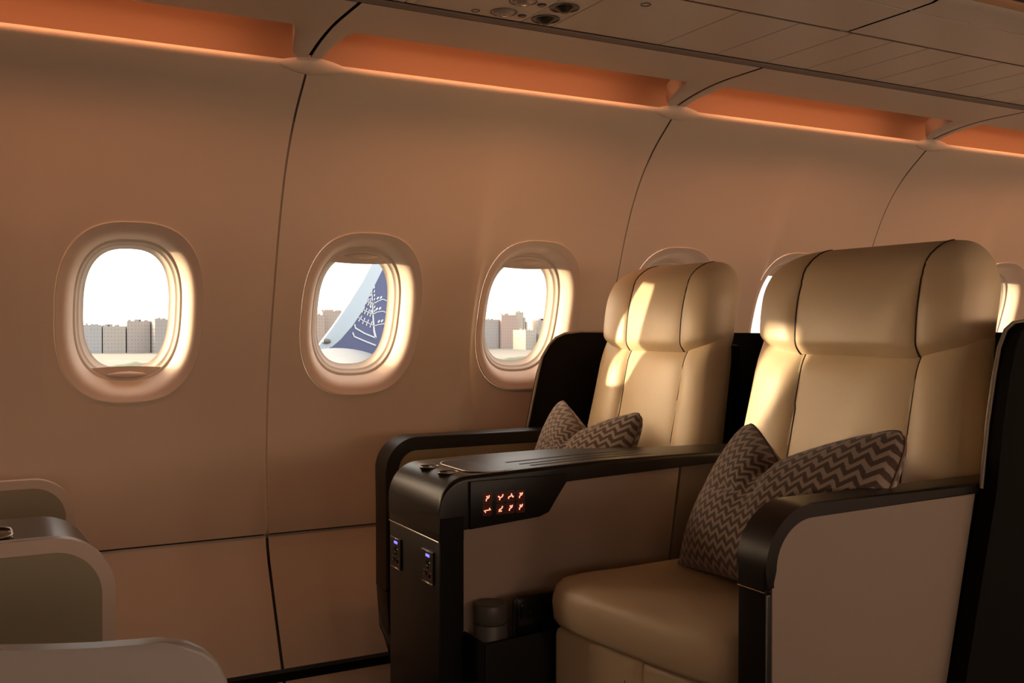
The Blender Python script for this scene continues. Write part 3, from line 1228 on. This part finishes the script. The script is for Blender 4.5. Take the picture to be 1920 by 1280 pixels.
for ci, cx_ in enumerate((.834, .862, .8825, .904)):
    for ri, cz in enumerate((.6315, .6095)):
        zc_ = cz + .0006 * ci * 0
        hw_, hh_ = .0092, .0098
        out = round_poly([(cx_ - hw_, zc_ - hh_), (cx_ + hw_, zc_ - hh_), (cx_ + hw_, zc_ + hh_), (cx_ - hw_, zc_ + hh_)], .002, 4)
        kf = prism('control_key', out, 'Y', 1.6318, 1.6335, 'keyface', K, .0003, 1)
        tube('key_outline', [(x_, 1.6317, z_) for x_, z_ in out], .0003, 'keyrim', kf, 5, True)
        bm = bmesh.new()
        ln, bl, ex = glyph[(ci, ri)]
        sc_ = .0092
        for l_ in ln:
            stroke([(cx_ + u * sc_, zc_ + v * sc_) for u, v in l_], .0015, bm)
        for l_ in ex:
            stroke([(cx_ + u * sc_, zc_ + v * sc_) for u, v in l_], .0013, bm)
        for b_ in bl:
            blob((cx_ + b_[0] * sc_, zc_ + b_[1] * sc_), .0015, bm)
        from_bm('key_symbol', bm, 'keyglow', kf, 0)

# oval lid, knobs and grooves on the console top
def stadium(cx_, cy_, hx, hy, r, n=10):
    return round_poly([(cx_ - hx, cy_ - hy), (cx_ + hx, cy_ - hy), (cx_ + hx, cy_ + hy), (cx_ - hx, cy_ + hy)], r, n)


lid = prism('drink_tray_lid', stadium(.868, 1.742, .052, .088, .048, 12), 'Z', .672, .6768, 'dark', K, .001, 2)
tube('lid_rim', [(x_, y_, .6765) for x_, y_ in stadium(.868, 1.742, .055, .091, .050, 12)], .0013, 'metal', lid, 8, True)
for y_ in (1.79, 1.705):
    kb = lathe('knob', [(.019, -.004), (.019, .001), (.0175, .0018), (.0165, .0006), (.008, .0002), (.0001, .0002)], (.788, y_, .6726), 'Z', 'gloss', K, 40)
    tube('knob_rim', [(.788 + .019 * math.cos(t * PI / 16), y_ + .019 * math.sin(t * PI / 16), .6742) for t in range(32)], .0008, 'metal', kb, 6, True)
for (xa, xb, y_, w_) in ((.93, 1.20, 1.735, .006), (.94, 1.22, 1.70, .005), (.95, 1.24, 1.672, .006)):
    vs, fs = [], []
    gx = list(np.linspace(xa, xb, 24))
    for gi, x_ in enumerate(gx):
        t_ = (x_ - xa) / (xb - xa)
        ww = w_ * .8 * (1 if gi < 23 else .3)
        yy = y_ + w_ / 2 - .002 * t_
        for q in (-1, 1):
            vs.append((x_, yy + q * ww, con_top(x_) + .0004))
    mesh('table_groove', vs, grid_faces(24, 2), 'black', K, 0)
# literature pocket
pk = prism('literature_pocket', [(.790, .06), (.790, .388), (1.215, .414), (1.19, .06)], 'Y', 1.552, 1.558, 'black', K, .001, 2)
box('pocket_floor', .790, 1.19, 1.557, 1.644, .30, .308, 'black', pk, .001, 1)
prism('pocket_side', [(.788, .06), (.794, .06), (.794, .388), (.788, .385)], 'Y', 1.556, 1.644, 'black', pk, 0)

# canister and phone standing in the pocket
CN = thing('canister', 'small grey cylindrical canister with a lid, standing in the console side pocket', 'canister', (.826, 1.603, .308))
cb = lathe('canister_body', [(.028, .0), (.031, .003), (.0315, .10), (.0305, .102)], (.826, 1.603, .3085), 'Z', 'canister', CN, 48)
lathe('canister_lid', [(.0295, .103), (.0315, .106), (.0318, .132), (.0300, .1365), (.026, .1385), (.0235, .1375), (.0001, .1372)], (.826, 1.603, .3085), 'Z', 'canister', CN, 48)
PH = thing('smartphone', 'black smartphone with camera bump leaning sideways in the console pocket', 'phone', (.93, 1.575, .38))
pb = prism('phone_body', stadium(.934, .4195, .074, .0365, .010, 6), 'Y', 1.572, 1.580, 'gloss', PH, .0015, 2)
tube('phone_frame', [(x_, 1.576, z_) for x_, z_ in stadium(.934, .4195, .0742, .0367, .010, 6)], .0040, 'bronze', pb, 8, True)
cbm = prism('camera_bump', stadium(.884, .431, .0135, .0145, .006, 6), 'Y', 1.5695, 1.5725, 'gloss', PH, .0008, 2)
for dx, dz in ((-.005, .006), (.006, .0), (-.005, -.006)):
    lathe('camera_lens', [(.0045, 0), (.0045, -.0012), (.0035, -.0014), (.0001, -.0006)], (.884 + dx, 1.5695, .431 + dz), 'Y', 'chrome' if False else 'black', cbm, 20)

# ------------------------------------------------------------------ forward seats (only their arms reach into the view)
FA = thing('forward_armrest', 'low rounded beige armrest panel against the wall at the left edge', 'divider', (-.2, 2.40, 0))


def fwd_poly(x_end, zt, r, zb=.0, xl=-.75):
    return round_poly([(xl, zb), (x_end, zb), (x_end, zt), (xl, zt)], [0, 0, r, 0], 16)


prism('frame', fwd_poly(.20, .613, .085), 'Y', 2.405, 2.43, 'beigeframe', FA, .004, 3)
prism('inset_panel', fwd_poly(.181, .594, .068, .02, -.73), 'Y', 2.4025, 2.4055, 'olive', FA, .0008, 1)
FC = thing('seat_console', 'beige rounded console with a glossy black top behind the foreground armrest', 'console', (-.2, 1.73, 0))
prism('frame', fwd_poly(.186, .642, .085), 'Y', 1.578, 1.60, 'beigeframe', FC, .004, 3)
prism('inset_panel', fwd_poly(.167, .621, .066, .02, -.73), 'Y', 1.5755, 1.5785, 'olive', FC, .0008, 1)
prism('frame_back', fwd_poly(.186, .621, .085), 'Y', 1.868, 1.888, 'beigeframe', FC, .004, 3)
prism('console_top', fwd_poly(.183, .625, .085), 'Y', 1.599, 1.869, 'softgloss', FC, 0)
lt = prism('latch', stadium(.0, 1.70, .055, .05, .03, 8), 'Z', .624, .634, 'gloss', FC, .003, 3)
tube('latch_rim', [(x_, y_, .6345) for x_, y_ in stadium(.0, 1.70, .052, .047, .028, 8)], .0018, 'metal', lt, 8, True)
FN = thing('forward_armrest', 'smooth grey-beige rounded armrest in the bottom left corner, nearest the viewer', 'divider', (-.2, 1.03, 0))
# crest dips towards the left
cr = [(-.75, 0), (.222, 0), (.222, .585), (.219, .603), (.211, .620), (.198, .633), (.182, .6425), (.160, .6475), (.135, .649), (.10, .6515), (.06, .656), (.02, .6615), (-.03, .668), (-.2, .69), (-.75, .72)]
prism('armrest_body', cr, 'Y', .99, 1.010, 'greyframe', FN, .005, 4)

# ------------------------------------------------------------------ pillows


def pillow(label, c00, c10, c01, c11, dip, dip_u, thick, beside):
    """c00 bottom far, c10 bottom near, c01 top far ear, c11 top near ear (world points)"""
    c00, c10, c01, c11 = map(Vector, (c00, c10, c01, c11))
    T = thing('throw_pillow', label, 'pillow', tuple((c00 + c10) / 2), 'chevron throw pillows')
    NU, NV = 60, 48
    nrm = ((c10 - c00).cross(c01 - c00)).normalized()
    if nrm.x > 0:
        nrm = -nrm
    wid = (c10 - c00).length
    hei = (c01 - c00).length
    vs, uvs = [], []
    edge = []
    for side in (1, -1):
        for j in range(NV + 1):
            v = j / NV
            for i in range(NU + 1):
                u = i / NU
                P_ = (c00.lerp(c10, u)).lerp(c01.lerp(c11, u), v)
                # chopped top edge sinks between the ears
                if u < dip_u:
                    k_ = u / dip_u
                else:
                    k_ = (1 - u) / (1 - dip_u)
                k_ = k_ ** (1.15 if u < dip_u else 1.5)
                sag = dip * k_ * (v ** 2.2)
                P_ = P_ + (c00 - c01).normalized() * sag
                # side edges pull in a little
                pin = -.012 * math.sin(PI * v) * (1 - 2 * u)
                P_ = P_ + (c10 - c00).normalized() * pin * (abs(1 - 2 * u) ** 2)
                ck = abs(2 * u - 1) ** 9 * abs(2 * v - 1) ** 9 * (1 if v > .5 else 0)
                P_ = P_.lerp((c00 + c10 + c01 + c11) / 4, ck * .085)
                P_ = P_ + Vector((0, 0, .012)) * (math.sin(PI * u) * (1 - v) ** 3)
                uu, vv = 1 - abs(2 * u - 1) ** 2.6, 1 - abs(2 * v - 1) ** 2.6
                h = thick * (max(0, uu) ** .55) * (max(0, vv) ** .55)
                # fold running down from the dip
                fold = math.exp(-((u - dip_u - .10 * (1 - v)) / .07) ** 2) * max(0, (v - .35) / .65) ** 1.2
                f2 = math.exp(-((v - .60 - .25 * (u - dip_u)) / .035) ** 2) * math.exp(-((u - dip_u * .8) / .18) ** 2)
                h *= (1 - .55 * fold)
                h -= thick * .16 * f2 * side * (1 if side == 1 else 0)
                h += thick * .05 * math.sin(7 * u + 5 * v) * uu * vv
                vs.append(P_ + nrm * h * side)
                uvs.append(((u - .5) * wid * 1.05 + side * .003, v * hei * 1.05))
    n = (NU + 1) * (NV + 1)
    fs = grid_faces(NV + 1, NU + 1) + [tuple(reversed(f)) for f in grid_faces(NV + 1, NU + 1, False, n)]
    ob = mesh('pillow_cover', vs, fs, 'chevron', T, 80, uvs)
    row = NU + 1
    loop = [j * row for j in range(NV + 1)] + [NV * row + i for i in range(1, NU + 1)] + [j * row + NU for j in range(NV - 1, -1, -1)] + [i for i in range(NU - 1, 0, -1)]
    tube('pillow_seam', [vs[i] for i in loop], .0022, 'pilledge', ob, 6, True)
    return T


pillow('brown chevron throw pillow lying against the backrest of the aisle seat', (1.155, 1.478, .503), (1.12, 1.085, .506), (1.265, 1.415, .778), (1.235, 1.018, .797), .090, .40, .070, 'near')
pillow('brown chevron throw pillow on the wall-side seat, half hidden by the console', (1.30, 2.290, .512), (1.28, 1.940, .512), (1.375, 2.262, .760), (1.33, 1.822, .756), .088, .47, .066, 'far')

# ------------------------------------------------------------------ outside
struct(box('ground', -600, 1500, 8, 900, -12.5, -12, 'ground', None, 0))
BL = [
    (45, 53.5, 1.2, 500, (.36, .38, .42), 'pale blue-grey apartment block at the left of the first window', 0),
    (54, 64, .6, 500, (.42, .39, .36), 'low cream house row left of the tallest block in the first window', 1),
    (64.6, 75, 3.0, 500, (.40, .35, .33), 'greyish pink block with a roof mast in the middle of the first window', 2),
    (75.6, 92, 3.8, 490, (.34, .32, .32), 'flat-topped grey block at the right of the first window', 0),
    (148, 161, 6.3, 500, (.44, .33, .28), 'pinkish block seen left of the winglet', 2),
    (161.5, 176, 8.3, 505, (.46, .36, .30), 'taller ochre block right behind the winglet edge', 1),
    (248, 263, 4.2, 500, (.38, .35, .35), 'grey block at the left of the third window', 0),
    (263.6, 273.4, 6.9, 498, (.52, .34, .28), 'pink tower block with roof masts in the third window', 2),
    (273.8, 279, 8.6, 500, (.56, .48, .38), 'cream stepped tower beside the pink block', 3),
    (281.5, 288, 6.2, 520, (.36, .36, .37), 'grey tower behind the cream stepped tower', 0),
    (289, 306, 4.0, 500, (.42, .38, .36), 'wide grey-beige block at the right of the third window', 1),
    (258, 264.5, -1.5, 460, (.50, .46, .40), 'low cream block in front of the grey one', 0),
    (266, 273, -3.5, 455, (.46, .44, .42), 'low white building in front of the pink tower', 3),
    (100, 115, 2, 500, (.42, .38, .35), 'beige block between the first and second window views', 1),
    (116, 134, 4, 505, (.40, .36, .34), 'brownish block nearer the second window view', 0),
    (190, 212, 5, 500, (.43, .38, .36), 'rose-grey block right of the winglet', 2),
    (214, 240, 3, 500, (.41, .39, .37), 'long pale block left of the third window view', 0),
]
for i, (x0, x1, zt, yb, col, lab, st) in enumerate(BL):
    col = tuple(.5 * c + .5 * h for c, h in zip(col, (.27, .265, .265)))  # distance haze mixed into the wall colour
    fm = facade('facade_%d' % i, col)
    T = thing('apartment_block', lab, 'building', ((x0 + x1) / 2, yb, -12), 'hazy city blocks beyond the airfield')
    bm = box_bm(x0, x1, yb, yb + 14, -12, zt, 0)
    w_ = x1 - x0
    rr = random.Random(i)
    for q in range(7):
        xa_ = x0 + w_ * rr.random() * .85
        box_bm(xa_, xa_ + w_ * (.04 + .1 * rr.random()), yb + 1 + q, yb + 1.8 + q, zt - .01, zt + .25 + .6 * rr.random(), 0, 1, bm)
    if st == 1:
        box_bm(x0 + w_ * .1, x0 + w_ * .45, yb + 2, yb + 9, zt - .01, zt + 1.0, 0, 1, bm)
        box_bm(x0 + w_ * .6, x0 + w_ * .75, yb + 2, yb + 9, zt - .01, zt + .7, 0, 1, bm)
    if st == 2:
        box_bm(x0 + w_ * .35, x0 + w_ * .62, yb + 3, yb + 8, zt - .01, zt + .8, 0, 1, bm)
    if st == 3:
        box_bm(x1 - .2, x1 + w_ * .28, yb, yb + 12, -12, zt - 3, 0, 1, bm)
        box_bm(x1 + w_ * .2, x1 + w_ * .5, yb, yb + 12, -12, zt - 5.5, 0, 1, bm)
        box_bm(x0 + w_ * .5, x0 + w_ * .8, yb + 3, yb + 8, zt - .01, zt + .9, 0, 1, bm)
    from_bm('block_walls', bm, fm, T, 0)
    if st == 2:
        for q in (.15, .25, .45, .64, .8):
            hm = 3 if q == .45 else 1.5 + (q * 7 % 1)
            box('roof_mast', x0 + w_ * q, x0 + w_ * q + .2, yb + 4, yb + 4.2, zt, zt + hm, 'canister', T, 0)
# long hedge on the airfield
vs, fs = [], []
nn = 160
for i in range(nn + 1):
    x = 10 + 250 * i / nn
    h = -10.2 + .5 * math.sin(i * .7) + random.random() * .5
    for (dy, z) in ((0, -12), (.4, h - .5), (1.5, h), (3, -12)):
        vs.append((x, 300 + dy, z))
fs = grid_faces(nn + 1, 4)
tag(mesh('hedge', vs, fs, 'hedge', None, 60), 'long hazy hedge across the airfield below the buildings', 'hedge')

# winglet of the aircraft's own wing
WG = thing('winglet', 'blue and white upturned wing tip with a white tree emblem', 'winglet', (4.9, 14.0, .4))
white = [(4.25, .40), (4.437, 0.68), (4.638, 0.935), (4.883, 1.279), (5.089, 1.597), (5.257, 1.901), (5.469, 2.258), (5.639, 2.217), (5.442, 1.859), (5.256, 1.505), (5.072, 1.147), (4.923, 0.934), (4.759, 0.739), (4.613, 0.624), (4.484, 0.563), (4.40, .40)]
blue = [(4.40, .40), (4.484, 0.563), (4.613, 0.624), (4.759, 0.739), (4.923, 0.934), (5.072, 1.147), (5.256, 1.505), (5.442, 1.859), (5.639, 2.217), (6.05, 2.60), (6.30, 2.62), (6.10, 1.6), (5.90, .95), (5.75, .60), (5.62, .40)]
prism('leading_edge', white, 'Y', 14.0, 14.07, 'wing_white', WG, .02, 3)
bl = prism('blade', blue, 'Y', 14.015, 14.06, 'wing_blue', WG, .002, 1)
bm = bmesh.new()


def st2(pts, w_):
    stroke(pts, w_, bm, 14.003, 14.014)


trunk = [(5.242, 1.533), (5.234, 1.423), (5.245, 1.305), (5.249, 1.127), (5.261, 0.98), (5.267, 0.876), (5.295, 0.765)]
for i in range(len(trunk) - 1):
    st2([trunk[i], trunk[i + 1]], .009 + .004 * i)
branches = [[(5.047, 1.214), (5.14, 1.164), (5.249, 1.113)], [(5.102, 1.362), (5.171, 1.304), (5.246, 1.257)], [(4.985, 1.097), (5.093, 1.024), (5.261, 0.95)], [(5.249, 1.26), (5.328, 1.313), (5.407, 1.344), (5.47, 1.322)], [(5.252, 1.113), (5.312, 1.15), (5.406, 1.165), (5.50, 1.13)], [(5.264, 0.943), (5.343, 0.965), (5.438, 0.98), (5.53, .96)]]
for b_ in branches:
    st2(b_, .011)


def leaf(c, an, L_=.05, w_=.022):
    pts = []
    for i in range(10):
        t = 2 * PI * i / 10
        u, v = L_ / 2 * math.cos(t), w_ / 2 * math.sin(t)
        pts.append((c[0] + u * math.cos(an) - v * math.sin(an), c[1] + u * math.sin(an) + v * math.cos(an)))
    prism_bm(pts, 'Y', 14.003, 14.014, 0, 1, bm)


def along(b_, n, la):
    tot = [(Vector(b_[i]), Vector(b_[i + 1])) for i in range(len(b_) - 1)]
    L_ = sum((q - r).length for q, r in tot)
    for k_ in range(n):
        d = L_ * (k_ + .3) / n
        for q, r in tot:
            if d <= (q - r).length:
                pt = q + (r - q).normalized() * d
                an = math.atan2((r - q).y, (r - q).x)
                for sgn in (1, -1):
                    off = Vector((math.cos(an + sgn * PI / 2), math.sin(an + sgn * PI / 2))) * .030
                    leaf(pt + off, an + PI / 2 + la, .044, .016)
                break
            d -= (q - r).length


for b_ in branches[:3]:
    along(b_, 5, .15)
    leaf((b_[0][0] - .015, b_[0][1] + .035), 2.0, .06, .026)
along([trunk[0], trunk[3]], 7, 1.2)
for b_ in branches[3:]:
    leaf((b_[1][0], b_[1][1] + .045), .9, .055, .024)
    leaf((b_[1][0] + .05, b_[1][1] + .055), .9, .055, .024)
st2([(4.966, 0.968), (4.977, 0.913), (5.123, 0.832), (5.295, 0.765)], .02)
st2([(4.935, 0.848), (4.961, 0.786), (5.154, 0.707), (5.295, 0.654)], .02)
from_bm('tree_emblem', bm, 'emblem', bl, 0)
lathe('navigation_light', [(.0001, -.07), (.03, -.05), (.04, 0), (.03, .05), (.0001, .07)], (4.53, 13.99, .72), 'X', 'canister', WG, 16)
# wing surface below the winglet
WI = thing('wing', 'pale grey wing surface below the blue winglet', 'wing', (4.5, 10, -.2))
vs = [(3.4, 11.2, .30), (3.9, 14.02, .38), (5.7, 14.02, .38), (5.9, 11.2, .20), (3.2, 3.2, -.75), (6.6, 3.2, -.85)]
vs += [(v[0], v[1], v[2] - .12) for v in vs]
fs = [(0, 1, 2, 3), (4, 0, 3, 5), (6, 9, 8, 7), (10, 11, 9, 6), (0, 6, 7, 1), (1, 7, 8, 2), (2, 8, 9, 3), (4, 10, 6, 0), (3, 9, 11, 5), (5, 11, 10, 4)]
mesh('wing_panel', vs, fs, 'wing', WI, 30)
vs = []
for i in range(25):
    for j in range(48):
        th_, ph = PI * i / 24, 2 * PI * j / 48
        vs.append((4.16 + .46 * math.sin(th_) * math.cos(ph), 12.3 + 1.5 * math.cos(th_), .36 + .30 * math.sin(th_) * math.sin(ph)))
mesh('flap_fairing', vs, grid_faces(25, 48, True), 'wing', WI, 60)

for o in bpy.data.objects:
    if '_w' in o:
        del o['_w']
